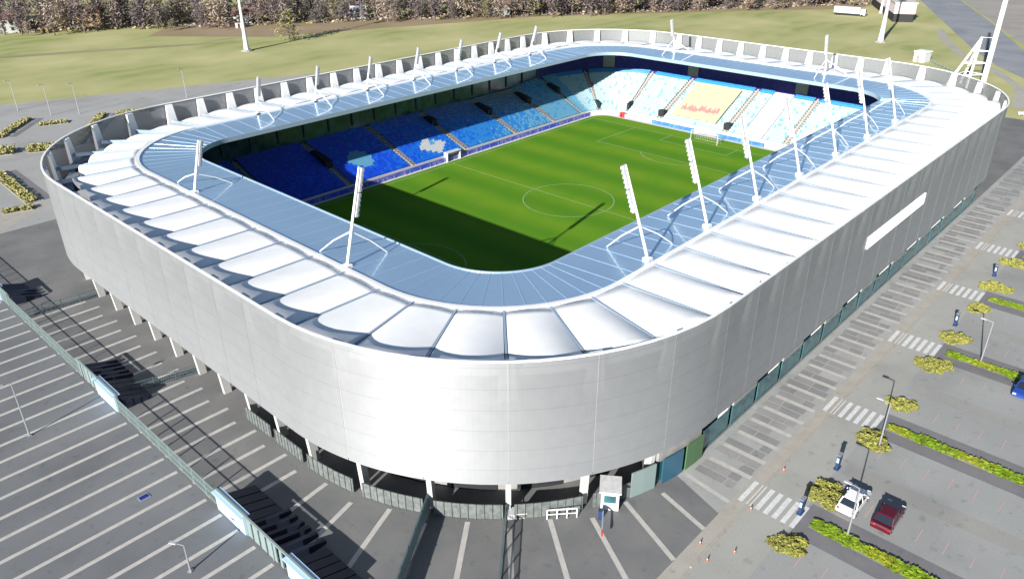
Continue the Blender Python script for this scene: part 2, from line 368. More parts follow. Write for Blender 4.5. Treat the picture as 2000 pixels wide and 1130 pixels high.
# seating bowl
NR = 20; R0 = 9.6; DR = .8; Z0 = 1.1
def zrow(k, x):
    hi = .285 + .115*max(0, min(1, (x-38)/30)); return Z0 + hi*k
b = MB(); sweep(b, [(9.25, 0), (9.45, 0), (9.45, 1.3), (9.25, 1.3)], 0, NB, ends=False); b.build('front_parapet', M_wall, stad)
b = MB()
for k in range(NR):            # terrace steps
    ts = tsamples(0, NB, .34)
    for i in range(len(ts)-1):
        a0, a1 = P(ts[i]+1e-6, R0+DR*k, 0), P(ts[i+1]-1e-6, R0+DR*k, 0); c0, c1 = P(ts[i]+1e-6, R0+DR*(k+1), 0), P(ts[i+1]-1e-6, R0+DR*(k+1), 0)
        za0, za1 = zrow(k, P(ts[i], R0+8, 0).x), zrow(k, P(ts[i+1], R0+8, 0).x); zb0, zb1 = zrow(k-1, P(ts[i], R0+8, 0).x) if k else 0, zrow(k-1, P(ts[i+1], R0+8, 0).x) if k else 0
        b.quad((a0.x, a0.y, za0), (a1.x, a1.y, za1), (c1.x, c1.y, za1), (c0.x, c0.y, za0))
        b.quad((a0.x, a0.y, zb0), (a1.x, a1.y, zb1), (a1.x, a1.y, za1), (a0.x, a0.y, za0))
b.build('terrace', M_conc, stad)
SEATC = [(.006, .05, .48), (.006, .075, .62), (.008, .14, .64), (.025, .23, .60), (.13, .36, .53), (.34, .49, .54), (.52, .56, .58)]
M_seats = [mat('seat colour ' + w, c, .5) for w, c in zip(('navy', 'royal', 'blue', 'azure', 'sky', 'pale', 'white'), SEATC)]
rs = random.Random(3)
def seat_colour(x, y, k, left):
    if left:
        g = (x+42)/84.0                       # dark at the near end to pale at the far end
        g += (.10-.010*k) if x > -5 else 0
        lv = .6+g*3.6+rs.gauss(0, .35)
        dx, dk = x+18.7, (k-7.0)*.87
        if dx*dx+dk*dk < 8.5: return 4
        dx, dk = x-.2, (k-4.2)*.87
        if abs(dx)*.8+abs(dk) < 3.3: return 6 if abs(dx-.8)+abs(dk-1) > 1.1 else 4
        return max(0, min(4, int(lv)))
    if x > 45:
        if k >= 18: return 3
        return 5 if rs.random() < .92 else (4 if rs.random() < .8 else 6)
    lv = 2.0+rs.gauss(0, .6); return max(1, min(4, int(lv)))
def tx(x): return 37+(51-x)/6.375
def ty(y): return 22+(y+28.5-Y0)/6.3333
def tr(x): return (x+51)/6.375
def tn(y): return 59+(28.5+Y0-y)/6.3333
AISLES = [tr(-36), tr(-18), tr(0), tr(18), tr(36), 16.6, 21.4, ty(-17), ty(-8.2), ty(-1), ty(18.4), 31.6, 34.6, tx(52), tx(39.4), tx(24.5), tx(7.0), tx(-9.2), tx(-26.5), tx(-43), 54.5, 57.5, tn(18), tn(0), tn(-18), 69.5, 72.5]
AISLES.sort()
def seat_block(t0, t1):
    b = MB(); tm = (t0+t1)/2
    for k in range(NR):
        r = R0+DR*k
        t = t0
        while True:
            c, n = path(t); L = 6.37 if not is_corner(t) else max(2.6, .2618*(r))
            dt = .52/L
            if t+dt > t1: break
            tc = t+dt/2; c, n = path(tc); td = Vector((-n.y, n.x, 0)); left = 36 < tc % NB < 54.0
            x, y = c.x+n.x*(r+.4), c.y+n.y*(r+.4); xq = P(tc, R0+8, 0).x; z = zrow(k, xq)
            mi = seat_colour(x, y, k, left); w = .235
            def pt(rr, s, zz): return (c.x+n.x*rr+td.x*s, c.y+n.y*rr+td.y*s, zz)
            i = len(b.v)
            b.v += [pt(r+.18, -w, z+.40), pt(r+.18, w, z+.40), pt(r+.62, -w, z+.38), pt(r+.62, w, z+.38), pt(r+.72, -w, z+.82), pt(r+.72, w, z+.82), pt(r+.20, -w, z+.05), pt(r+.20, w, z+.05)]
            b.f += [(i, i+1, i+3, i+2), (i+2, i+3, i+5, i+4), (i+6, i+7, i+1, i)]; b.m += [mi]*3
            t += dt
    return b
gap = .11
WIDE = ty(-8.2)
for i, a in enumerate(AISLES):
    e = AISLES[(i+1) % len(AISLES)]; e = e if e > a else e+NB
    gs = .42 if abs(a-WIDE) < 1e-6 else gap; ge = .42 if abs(e % NB-WIDE) < 1e-6 else gap
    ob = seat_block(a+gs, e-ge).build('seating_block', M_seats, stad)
# stairs in the aisles
for i, a in enumerate(AISLES):
    b = MB(); w = .95 if abs(a-WIDE) < 1e-6 else .075
    for k in range(NR*2):
        r0 = R0+DR*k/2; x = P(a, R0+8, 0).x; z = zrow(k/2, x)+.06
        p = [P(a-w*.42, r0, z-.3), P(a+w*.42, r0, z-.3), P(a+w*.42, r0+DR/2, z-.3), P(a-w*.42, r0+DR/2, z-.3)]
        b.hexa(p+[q+Vector((0, 0, .42)) for q in p])
    b.build('stairway', M_paint if w > .5 else M_step, stad)
# dark stair mouths
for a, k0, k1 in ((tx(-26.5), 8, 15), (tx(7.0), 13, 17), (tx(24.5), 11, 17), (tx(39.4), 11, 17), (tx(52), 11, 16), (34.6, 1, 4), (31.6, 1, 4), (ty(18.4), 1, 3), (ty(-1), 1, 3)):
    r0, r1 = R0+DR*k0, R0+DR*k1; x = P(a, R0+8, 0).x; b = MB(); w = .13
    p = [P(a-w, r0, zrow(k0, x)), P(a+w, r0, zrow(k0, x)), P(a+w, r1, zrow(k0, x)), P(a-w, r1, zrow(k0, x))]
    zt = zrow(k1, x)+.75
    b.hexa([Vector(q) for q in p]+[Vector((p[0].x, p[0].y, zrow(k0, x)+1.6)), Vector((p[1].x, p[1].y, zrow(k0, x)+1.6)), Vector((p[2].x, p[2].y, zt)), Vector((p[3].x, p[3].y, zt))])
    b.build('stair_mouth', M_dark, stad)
# rear walls of the stands
for t0, t1, m, nm in ((0, 16, M_navy, 'rear_wall'), (16, 37, M_navy, 'rear_wall'), (37, 54, M_lounge, 'lounge_glazing'), (54, 74, M_navy, 'rear_wall')):
    b = MB(); sweep(b, [(25.65, 5.12), (25.79, 5.12), (25.79, 14.2), (25.65, 14.2)], t0, t1); b.build(nm, m, stad)
for k in range(37, 54):
    b = MB(); b.bar(P(k+.02, 25.5, 8), P(k+.02, 25.5, 14), .3); b.bar(P(k+.02, 25.5, 11.2), P(k+.98, 25.5, 11.2), .25); b.build('lounge_mullion', M_under, stad)
for a in (33.3, ty(17), ty(-14)):
    b = MB(); sweep(b, [(25.3, 9.6), (25.6, 9.6), (25.6, 13.6), (25.3, 13.6)], a, a+.5); b.build('wall_pier', M_conc, stad)
# white name board on the right hand facade (lettering too bright to read)
b = MB(); b.box((-1.0, -61.6, 12.25), (23.0, .25, 1.75)); nb = b.build('sign_board', M_sign, stad)
# ------------------------------------------------------------------ pitch
M_turf = mat('pitch turf', (.100, .243, .013), .95, 0, .08, noise=.16, col2=(.137, .250, .017), detail=10, wave=('X', .0286, (.063, .189, .012), .75))
o = sheet('pitch_surround', [(-60.4, -38.9), (60.4, -38.9), (60.4, 36.5), (-60.4, 36.5)], .02, M_wall)
b = MB(); cr = 4.0; pts = []
for cx, cy, a0 in ((57.4-cr, 35.3-cr, 0), (-57.4+cr, 35.3-cr, 90), (-57.6+cr, -38.4+cr, 180), (57.6-cr, -38.4+cr, 270)):
    for q in range(7): a = R(a0+15*q); pts.append((cx+cr*math.cos(a), cy+cr*math.sin(a), .03))
b.poly(pts); struct('pitch', b, M_turf)
M_chalk = mat('chalk line', (.36, .44, .30), .9, noise=1.5, col2=(.22, .34, .16))
b = MB(); w = .14; z = .036
def ln(x0, y0, x1, y1): line(b, (x0, y0), (x1, y1), w, z)
for y in (-34, 34): ln(-52.5, y, 52.5, y)
for x in (-52.5, 0, 52.5): ln(x, -34, x, 34)
for s in (-1, 1):
    for d, hw in ((16.5, 20.16), (5.5, 9.16)):
        ln(s*(52.5-d), -hw, s*(52.5-d), hw); ln(s*52.5, hw, s*(52.5-d), hw); ln(s*52.5, -hw, s*(52.5-d), -hw)
for q in range(64):
    a, c = 2*math.pi*q/64, 2*math.pi*(q+1)/64; ln(9.15*math.cos(a), 9.15*math.sin(a), 9.15*math.cos(c), 9.15*math.sin(c))
for s in (-1, 1):
    for q in range(16):
        a, c = -.926+1.852*q/16, -.926+1.852*(q+1)/16
        ln(s*(41.5-9.15*math.cos(a)), 9.15*math.sin(a), s*(41.5-9.15*math.cos(c)), 9.15*math.sin(c))
struct('pitch_markings', b, M_chalk)
def goal(x, s, label):
    g = thing('goal', label, 'goal', (x, 0, .03)); b = MB()
    for y in (-3.66, 3.66): b.tube([(0, y, 0), (0, y, 2.44)], [.07, .07])
    b.tube([(0, -3.66, 2.44), (0, 3.66, 2.44)], [.07, .07]); b.build('goal_frame', M_paint, g)
    b = MB()
    for q in range(13):
        y = -3.66+7.32*q/12; b.bar((0, y, 2.44), (s*.9, y, 2.3), .025); b.bar((s*.9, y, 2.3), (s*2.0, y, 0), .025)
    for zz, xx in ((2.3, .9), (1.5, 1.28), (.75, 1.64), (.02, 2.0)): b.bar((s*xx, -3.66, zz), (s*xx, 3.66, zz), .025)
    b.build('net', M_paint, g)
goal(52.5, 1, 'white goal in front of the pale blue seats behind the far end of the pitch')
goal(-52.5, -1, 'white goal in the deep shade at the near end of the pitch')
# boards along the two visible sides
def board(p0, p1, m, label, cat='advertising board', group=None, h=.95):
    d = Vector((p1[0]-p0[0], p1[1]-p0[1], 0)); L = d.length; t = thing('advertising_board', label, cat, ((p0[0]+p1[0])/2, (p0[1]+p1[1])/2, .02), math.atan2(d.y, d.x), group)
    b = MB(); b.box((0, 0, .05), (L-.08, .1, h)); b.build('panel', m, t)
    for q in (-.4, 0, .4): b = MB(); b.bar((q*L, .3, 0), (q*L, .05, .8), .06); b.build('support', M_steel, t)
M_b1 = mat('violet blue board', (.05, .07, .45), .5, noise=.9, col2=(.16, .18, .50)); M_b2 = mat('royal blue board', (.03, .06, .50), .5, noise=.7, col2=(.06, .12, .55)); M_b3 = mat('light blue board', (.025, .14, .42), .5, noise=.5, col2=(.08, .22, .45)); M_b4 = mat('white board', (.34, .37, .42), .5)
xs = [-56+7.4*k for k in range(15)]
for i, x in enumerate(xs):
    board((x+7.4, 36.1), (x, 36.1), [M_b2, M_b1, M_b1][i % 3], 'blue perimeter board below the left stand, %s from its near end' % ORD[i], group='boards along the left stand')
ys = [32-6.4*k for k in range(11)]
for i, y in enumerate(ys):
    board((58.7, y-6.4), (58.7, y), [M_b3, M_b3, M_b4][(i+1) % 3] if i != 0 else M_b4, '%s perimeter board at the far end of the pitch, %s from the left corner' % ('white' if (i == 0 or (i+1) % 3 == 2) else 'light blue', ORD[i]), group='boards behind the far goal')
# team dugout
d = thing('dugout', 'white roofed team dugout with dark opening below the left stand', 'dugout', (2.0, 36.2, .02)); b = MB()
b.box((0, .35, 0), (4.2, .2, 2.0)); b.box((-2.0, -.25, 0), (.15, 1.0, 2.0)); b.box((2.0, -.25, 0), (.15, 1.0, 2.0)); b.box((0, -.2, 2.003), (4.3, 1.3, .12)); b.build('shell', M_paint, d)
b = MB(); b.box((0, .05, .1), (3.7, .3, .9)); b.build('bench', M_dark, d)
# big cover sheet on the far stand
cv = thing('banner', 'large cream cover sheet with pink writing spread over the far stand seats', 'banner')
b = MB(); NVv = 12; y0, y1 = 2.2, 15.4
def cvp(y, v): k = 1+v*15.5; t = ty(y); return P(t, R0+DR*k, zrow(k, 68)+1.05+.05*math.sin(y*2.1+v*9))
for j in range(NVv):
    for i in range(14):
        ya, yb = y0+(y1-y0)*i/14, y0+(y1-y0)*(i+1)/14; va, vb = j/NVv, (j+1)/NVv
        b.quad(cvp(ya, va), cvp(yb, va), cvp(yb, vb), cvp(ya, vb))
b.build('sheet', mat('cream cloth', (.48, .44, .30), .9, noise=.7, col2=(.44, .41, .29)), cv, smooth=True)
b = MB(); rr = random.Random(5)
for i in range(26):
    y = 3.6+10.4*i/26; v0 = .22+rr.random()*.05-.002*i; h = .07+.10*rr.random(); q = [cvp(y, v0), cvp(y+.30, v0), cvp(y+.30+.1*rr.random(), v0+h), cvp(y+.1, v0+h)]
    b.quad(*[p+Vector((-.05, 0, .06)) for p in q])
b.build('writing', mat('pink paint', (.46, .17, .20), .9), cv)
t = thing('steward_hut', 'small red box beside the far left corner of the pitch', 'box', (58.4, 28.6, .02)); b = MB(); b.box((0, 0, 0), (.9, 1.2, 1.3)); b.box((0, 0, 1.303), (1.0, 1.3, .08)); b.build('body', mat('red paint', (.55, .06, .06), .5), t); b = MB(); b.box((-.47, 0, .2), (.03, .5, .9)); b.build('door', M_dark, t)

# ------------------------------------------------------------------ floodlight masts on the roof
def mast(base, inward, label, H=11.2, lean=3.0, side=0, arm=1):
    m = thing('floodlight_mast', label, 'floodlight mast', (base[0], base[1], ZS+.05), math.atan2(inward[1], inward[0]), 'floodlight masts on the stadium roof')
    top = Vector((lean, side, H)); at = lambda f: tuple(top*f)
    b = MB(); b.tube([(0, 0, 0), at(.5), at(1)], [.18, .16, .10], 10); b.build('pole', M_post, m)
    for dst in ((5.9, 0, -.2), (.3, 5.8*arm, 0)):
        b = MB(); j = Vector(at(.36)); e = Vector(dst); mid = j.lerp(e, .55)+Vector((0, 0, .25)); b.tube([j, mid, e], [.10, .09, .075], 8); b.build('strut', M_post, m)
    for f0, f1 in ((.5, .74), (.75, .99)):
        b = MB(); a, c = Vector(at(f0)), Vector(at(f1)); off = Vector((.32, 0, 0))
        b.bar(a+off, c+off, .68, .26)
        for q in range(5):
            pz = (a+off).lerp(c+off, (q+.5)/5); b.box((pz.x+.22, pz.y, pz.z-.25), (.2, .56, .4))
        b.build('lamp_panel', M_lamp, m)
    b = MB(); b.box((0, 0, -.1), (.9, .9, .3)); b.build('foot', M_post, m)
SIDE = {'right': 'right-hand roof side above the car park', 'left': 'left roof side', }
for k in range(7): mast((-43.9+13.6*k, -47.0), (0, 1), 'white floodlight mast, %s from the near corner on the right-hand roof side' % ORD[k], side=1.4, arm=-1)
for k in range(7): mast((-39.6+13.2*k, 46.0), (0, -1), 'white floodlight mast, %s from the near end on the far left roof side' % ORD[k], 7.4, 2.2)
mast((-68.9, -22.4), (1, 0), 'white floodlight mast on the near end of the roof, the right one of two')
mast((-68.9, 14.0), (1, 0), 'white floodlight mast on the near end of the roof beside the left opening corner', 7.2, 2.0)
mast((68.8, 20.4), (-1, 0), 'white floodlight mast on the far end of the roof, the left one of two', 8.3, 2.4)
mast((68.8, -20.4), (-1, 0), 'white floodlight mast on the far end of the roof, the right one of two', 8.9, 2.4)

# ------------------------------------------------------------------ lines in the plaza paving
b = MB()
for k in range(59*2, 74*2):
    t = k/2.0
    p = P(t, 31.4 if k % 2 else 32.2, 0); c, n = path(t)
    L = 100 if n.x < -.99 else 60
    q = p
    # run outwards until the road or the fence
    far = 0
    while far < 60:
        far += .25; e = p+n*far
        if e.y < -66.5 or (e.x < -91.5): break
    line(b, (p.x, p.y), (p.x+n.x*far, p.y+n.y*far), .52)
for k in range(0, 33):
    t = k/2.0; p = P(t, 31.9, 0); c, n = path(t); line(b, (p.x, p.y), (p.x, -66.5), .62)
struct('plaza_lines', b, M_line)
b = MB()
y = 62.0
while y > -66:
    line(b, (-160, y), (-92.0, y), .48); y -= 3.167
struct('forecourt_lines', b, M_line)
# darker bays between the pale lines on the right-hand plaza
rr = random.Random(11); SL = [MB(), MB()]
for k in range(0, 56):
    x = -54.2+3.1875*k
    for q in range(2):
        xa = x+.35+q*1.32; xb = xa+1.12; y0 = -61.1-rr.random()*.5; y1 = -66.3+rr.random()*.9; ym = rr.uniform(-62.6, -64.8)
        for ya, yc in ((y0, ym), (ym-.12, y1)):
            if rr.random() < .9: SL[rr.random() < .45].quad((xa, yc, .0165), (xb, yc, .0165), (xb, ya, .0165), (xa, ya, .0165))
struct('dark_bays', SL[0], paving('grey bay asphalt', (.215, .215, .22), (.25, .25, .25), .4)); struct('worn_bays', SL[1], paving('worn bay asphalt', (.255, .255, .255), (.29, .285, .28), .4))
sheet('right_plaza', [(-56, -60.5), (128, -60.5), (128, -66.6), (-58, -66.6)], .011, paving('light grey plaza', (.354, .361, .350), (.306, .315, .311), .35))

# ------------------------------------------------------------------ road crossing stripes, parking rows
HX = [-53.0, -32.2, -10.6, 10.2, 31.0, 51.8, 72.6]
b = MB()
for hx in HX:
    for q in range(7):
        y = -67.0-q*.92; 
        b.quad((hx-1.9, y-.5, .024), (hx+1.9, y-.5, .024), (hx+1.9, y, .024), (hx-1.9, y, .024))
struct('crossing_stripes', b, M_paint)
b = MB()
for hx in HX:
    for s in (-1, 1):
        b.quad((hx+s*.75, -73.0, .016), (hx+s*2.7, -73.0, .016), (hx+s*2.7, -150, .016), (hx+s*.75, -150, .016))
    b.quad((hx-.75, -72.9, .016), (hx+.75, -72.9, .016), (hx+.75, -74.0, .016), (hx-.75, -74.0, .016))
struct('asphalt_strips', b, M_strip)
b = MB()
for hx in HX:
    for s in (-1, 1):
        for q in range(30):
            y = -75.2-2.4*q; line(b, (hx+s*4.4, y), (hx+s*6.6, y), .09, .020)
struct('parking_lines', b, M_red)
# dark drainage stripe along the parking lot aisle
b = MB()
for hx in HX: b.quad((hx+9.2, -73.2, .013), (hx+11.6, -73.2, .013), (hx+11.6, -150, .013), (hx+9.2, -150, .013))
struct('lot_aisle', b, paving('aisle asphalt', (.264, .268, .260), (.296, .296, .280), .2))

# ------------------------------------------------------------------ hedges and young trees
def leaf(b, c, s, rr, mi, flat=False):
    a = rr.random()*6.283; e = rr.uniform(1.0, 1.75) if flat else rr.uniform(-.9, .9); x = Vector((math.cos(a), math.sin(a), 0)); y = Vector((-math.sin(a)*math.sin(e), math.cos(a)*math.sin(e), math.cos(e)))
    c = Vector(c); b.quad(c-x*s-y*s*.6, c+x*s-y*s*.6, c+x*s+y*s*.6, c-x*s+y*s*.6, mi)
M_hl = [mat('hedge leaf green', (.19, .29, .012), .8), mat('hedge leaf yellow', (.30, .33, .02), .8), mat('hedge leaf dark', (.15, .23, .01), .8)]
M_yl = [mat('young leaf yellow', (.31, .31, .07), .8), mat('young leaf olive', (.24, .26, .05), .8), mat('young leaf tan', (.30, .27, .10), .85)]
def hedge(x, y0, y1, label):
    h = thing('hedge', label, 'hedge', (x, y0, 0), 0, 'low hedges between the parking rows'); rr = random.Random(int(x*10)+5); b = MB(); L = y0-y1
    for q in range(int(L*95)):
        py = -rr.random()*L; zz = .05+.24*rr.random()**.7; hw = .72+.12*math.sin(py*.9+x)+.08*math.sin(py*3.1)
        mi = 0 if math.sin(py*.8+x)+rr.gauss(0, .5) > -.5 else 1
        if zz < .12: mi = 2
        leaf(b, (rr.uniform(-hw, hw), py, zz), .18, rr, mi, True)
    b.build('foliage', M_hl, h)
    b = MB()
    for q in range(int(L/1.2)): b.tube([(0, -q*1.2-.3, 0), (.05, -q*1.2-.3, .3)], [.03, .02], 5)
    b.build('stems', M_bark, h)
for i, hx in enumerate(HX[:6]): hedge(hx, -74.1, -108 if i < 4 else -96, 'low yellow-green hedge strip in the right car park, %s row from the near edge' % ORD[i])
def shrub(loc, label, seed, h=.9, w=2.0, group='low round shrubs along the car park road'):
    t = thing('low_shrub', label, 'shrub', loc, 0, group); rr = random.Random(seed); b = MB(); ph = [rr.random()*6.28 for _ in range(4)]
    for q in range(int(1500*w)):
        a = rr.random()*6.283; edge = w*(.82+.12*math.sin(2*a+ph[0])+.10*math.sin(3*a+ph[1])+.07*math.sin(7*a+ph[2])); rad = edge*math.sqrt(rr.random())
        lump = .55+.45*math.sin(rad*2.6+ph[3])*math.sin(a*4+ph[0])
        if rad > edge*.4 and math.sin(a*2.5+ph[1])*math.sin(rad*3+ph[2]) > .80: continue
        zz = (.08+h*lump*rr.random())*(1-.55*(rad/edge)**3)
        mi = 0 if math.sin(rad*2+a*3+ph[2])+rr.gauss(0, .7) > .1 else (1 if rr.random() < .65 else 2)
        leaf(b, (rad*math.cos(a), rad*math.sin(a), zz), rr.uniform(.06, .14), rr, mi, rr.random() < .6)
    b.build('foliage', M_yl, t)
    b = MB()
    for q in range(9):
        a = q*2.4; b.tube([(0, 0, 0), (w*.35*math.cos(a), w*.35*math.sin(a), h*.35), (w*.7*math.cos(a), w*.7*math.sin(a), h*.5)], [.05, .035, .012], 5)
    b.build('stems', M_bark, t)
names = ['left of', 'right of']
i = 0
for hi, hx in enumerate(HX[:6]):
    for s, dx in ((-1, -4.3), (1, 4.9)):
        shrub((hx+dx+(.6 if hi == 1 else 0), -73.7, 0), 'low yellow-green round shrub by the road, %s side of the %s hedge' % ('near' if s < 0 else 'far', ORD[hi]), 30+i, .6+.2*((i*7) % 3)/2, 1.95+.3*((i*5) % 3)); i += 1

# ------------------------------------------------------------------ cars
M_tyre = mat('tyre rubber', (.02, .02, .02), .9); M_rim = mat('alloy rim', (.4, .4, .42), .35, .8); M_win = mat('car glass', (.015, .02, .03), .08, 0, .6)
M_hl2 = mat('head lamp', (.8, .8, .78), .2); M_tl = mat('tail lamp', (.35, .02, .02), .3)
def car(loc, rz, paint, label, L=4.6, Wd=1.9, Hh=1.5, group=None):
    c = thing('parked_car', label, 'car', loc, rz, group); b = MB(); hw = Wd/2; h = L/2
    prof = [(-h, .32), (-h, .70), (-h+.12, .88), (-h+1.0, .93), (h-1.15, .90), (h-.25, .74), (h, .58), (h, .30)]
    for i in range(len(prof)):
        pass
    def skin(pr, w0, w1, zc):
        n = len(pr); base = len(b.v)
        def wid(z): return w0 if z < zc else w1
        for s in (-1, 1):
            for x, z in pr: b.v.append((x, s*wid(z), z))
        for i in range(n):
            j = (i+1) % n; b.f.append((base+i, base+j, base+n+j, base+n+i)); b.m.append(0)
        b.f.append(tuple(base+i for i in range(n))); b.f.append(tuple(base+n+i for i in reversed(range(n)))); b.m += [0, 0]
    skin(prof, hw, hw*.96, .8); bo = b.build('body', paint, c)
    b2 = MB(); zs, zt = .90, Hh; q = [(-h+.55, zs), (h-1.25, zs), (h-1.95, zt), (-h+1.05, zt)]
    b2.hexa([(q[0][0], -hw*.93, zs), (q[1][0], -hw*.93, zs), (q[1][0], hw*.93, zs), (q[0][0], hw*.93, zs), (q[3][0], -hw*.76, zt), (q[2][0], -hw*.76, zt), (q[2][0], hw*.76, zt), (q[3][0], hw*.76, zt)]); b2.build('windows', M_win, c)
    b3 = MB(); b3.hexa([(-h+1.0, -hw*.77, zt-.03), (h-1.92, -hw*.77, zt-.03), (h-1.92, hw*.77, zt-.03), (-h+1.0, hw*.77, zt-.03), (-h+1.12, -hw*.70, zt+.05), (h-2.05, -hw*.70, zt+.05), (h-2.05, hw*.70, zt+.05), (-h+1.12, hw*.70, zt+.05)])
    for s in (-1, 1):
        b3.bar((h-1.22, s*hw*.92, zs), (h-1.95, s*hw*.765, zt), .09); b3.bar((-h+.58, s*hw*.92, zs), (-h+1.05, s*hw*.765, zt), .11); b3.bar((-.15, s*hw*.935, zs), (-.15, s*hw*.77, zt), .08)
    b3.build('roof', paint, c)
    for sx in (-h+.85, h-.85):
        for s in (-1, 1):
            w = MB(); w.tube([(sx, s*(hw-.20), .32), (sx, s*(hw+.02), .32)], [.32, .32], 14); wo = w.build('wheel', M_tyre, c)
            w = MB(); w.tube([(sx, s*(hw+.021), .32), (sx, s*(hw+.035), .32)], [.2, .2], 10); w.build('rim', M_rim, wo)
    for s in (-1, 1):
        w = MB(); w.box((h-.06, s*hw*.72, .56), (.16, .36, .14)); w.build('headlight', M_hl2, c)
        w = MB(); w.box((-h+.02, s*hw*.78, .68), (.08, .28, .18)); w.build('tail_light', M_tl, c)
        w = MB(); w.box((h-1.45, s*(hw+.08), .92), (.12, .18, .12)); w.build('mirror', paint, c)
P_white = mat('white car paint', (.78, .79, .80), .25, 0, .5, coat=.5); P_red = mat('dark red car paint', (.085, .005, .014), .25, .1, .5, coat=.5); P_blue = mat('blue car paint', (.02, .06, .30), .25, .1, .5, coat=.5); P_grey = mat('silver car paint', (.5, .51, .53), .3, .4, .5, coat=.4)
car((-47.6, -76.0, 0), R(0), P_white, 'white hatchback parked beside the first hedge, left of the dark red car')
car((-47.5, -79.4, 0), R(0), P_red, 'dark red car parked beside the white hatchback in the right car park')
car((-13.6, -83.9, 0), R(180), P_blue, 'blue car parked at the right edge by the third hedge')
car((133.5, -52.5, 0), R(100), P_white, 'white car parked on the grass edge beyond the far right corner of the stadium', 4.5)

# ------------------------------------------------------------------ small things on the right
def lamp_post(loc, h, rz, label, group='slim lamp posts'):
    t = thing('lamp_post', label, 'lamp post', loc, rz, group); b = MB(); b.tube([(0, 0, 0), (0, 0, h*.5), (0, 0, h)], [.11, .08, .06], 8); b.box((0, 0, 0), (.4, .4, .12)); b.build('pole', M_steel, t)
    b = MB(); b.bar((0, 0, h), (1.0, 0, h+.1), .08); b.build('arm', M_steel, t); b = MB(); b.box((1.1, 0, h+.02), (.7, .28, .14)); b.build('lamp_head', M_lamp, t)
lamp_post((-52.3, -77.3, 0), 6, R(90), 'slim grey lamp post in the first hedge beside the white hatchback')
lamp_post((-36.6, -74.6, 0), 6, R(90), 'slim grey lamp post in the low shrub left of the second hedge')
lamp_post((-9.6, -78.0, 0), 6, R(90), 'slim grey lamp post in the third hedge near the right edge')
lamp_post((-100.6, -1.8, 0), 7.3, R(180), 'pale lamp post standing on the striped forecourt at the left edge')
lamp_post((-97.6, -34.4, 0), 3.2, R(120), 'short pale lamp post on the striped forecourt at the bottom edge')
for i, (x, y) in enumerate(((-50.2, 161), (-45.9, 148), (-39.9, 143.8), (-10.5, 139.5))):
    lamp_post((x, y, 0), 8.5, R(200), 'pale lamp post at the edge of the left car park, %s from the left' % ORD[i])
def bin_(loc, label):
    t = thing('information_pillar', label, 'pillar', loc, 0, 'dark blue pillars along the road'); b = MB(); b.box((0, 0, 0), (.9, .5, .15)); b.box((0, 0, .153), (.7, .3, 1.75)); b.build('body', mat('dark blue enamel', (.02, .045, .12), .4), t)
    b = MB(); b.box((0, 0, 1.906), (.8, .4, .08)); b.build('cap', M_steel, t); b = MB(); b.box((-.36, 0, 1.0), (.02, .22, .6)); b.build('notice', M_sky, t)
for i, p in enumerate(((-52.4, -72.6), (-43.3, -72.6), (-1.6, -72.6), (19.6, -72.4))):
    bin_((*p, 0), ['dark blue pillar at the end of the nearest zebra crossing', 'dark blue pillar standing between the two nearest zebra crossings', 'dark blue pillar beside the road between the third and fourth crossings', 'dark blue pillar beside the road, farthest one of the row'][i])
def cone(loc, label):
    t = thing('traffic_cone', label, 'traffic cone', loc, 0, 'orange cones on the plaza'); t.scale = (.5, .5, .5); b = MB(); b.box((0, 0, 0), (.55, .55, .05)); b.tube([(0, 0, .05), (0, 0, .75)], [.22, .05], 10); b.build('body', mat('orange plastic', (.45, .14, .08), .6), t)
    b = MB(); b.tube([(0, 0, .33), (0, 0, .47)], [.155, .118], 10); b.build('band', M_paint, t)
for i, p in enumerate(((-47.5, -68.5), (-55.3, -68.7), (-62.8, -67.3), (-64.2, -68.9), (-61.6, -70.3))):
    cone((*p, .01), ['orange cone by the kerb beyond the nearest zebra crossing', 'orange cone by the kerb just before the nearest zebra crossing', 'orange cone on the beige footpath near the bottom edge', 'lowest orange cone on the road at the bottom edge', 'orange cone in the middle of the road at the bottom'][i])
# ticket booth, barrier and crates at the near corner
t = thing('ticket_booth', 'small white booth with glazed front under the near facade corner', 'booth', (-64.2, -57.6, 0), R(35)); b = MB(); b.box((0, 0, 0), (2.2, 1.8, 2.3)); b.box((0, 0, 2.303), (2.6, 2.2, .16)); b.build('cabin', M_paint, t)
b = MB(); b.box((-1.11, 0, 1.0), (.03, 1.2, .9)); b.box((0, -.91, 1.0), (1.4, .03, .9)); b.build('window', M_teal, t); b = MB(); b.box((.2, .905, .05), (.8, .03, 1.95)); b.build('door', M_navy, t)
t = thing('barrier', 'boom barrier with red tipped arm beside the white booth', 'barrier', (-66.6, -58.2, 0), R(215)); b = MB(); b.box((0, 0, 0), (.5, .4, 1.1)); b.build('cabinet', mat('dark blue enamel', (.02, .045, .12), .4), t)
b = MB(); b.bar((0, .25, 1.0), (2.6, .25, 1.0), .14); b.build('arm', M_gutter, t); b = MB(); b.bar((2.6, .25, 1.0), (3.4, .25, 1.0), .16); b.build('tip', mat('red paint', (.55, .06, .06), .5), t)
t = thing('equipment_crate', 'low white crate on the paving below the near facade corner', 'crate', (-72.0, -51.8, 0), R(-40)); b = MB(); b.box((0, 0, 0), (1.9, 1.0, .6)); b.build('body', M_paint, t); b = MB(); b.box((0, 0, .603), (2.0, 1.1, .07)); b.build('lid', M_post, t)
t = thing('handrail', 'white handrail frame in front of the dark ground floor opening', 'handrail', (-69.2, -55.4, 0), R(-42))
for q in range(4): b = MB(); b.bar((q*1.0-1.5, 0, 0), (q*1.0-1.5, 0, 1.2), .09); b.build('post', M_post, t)
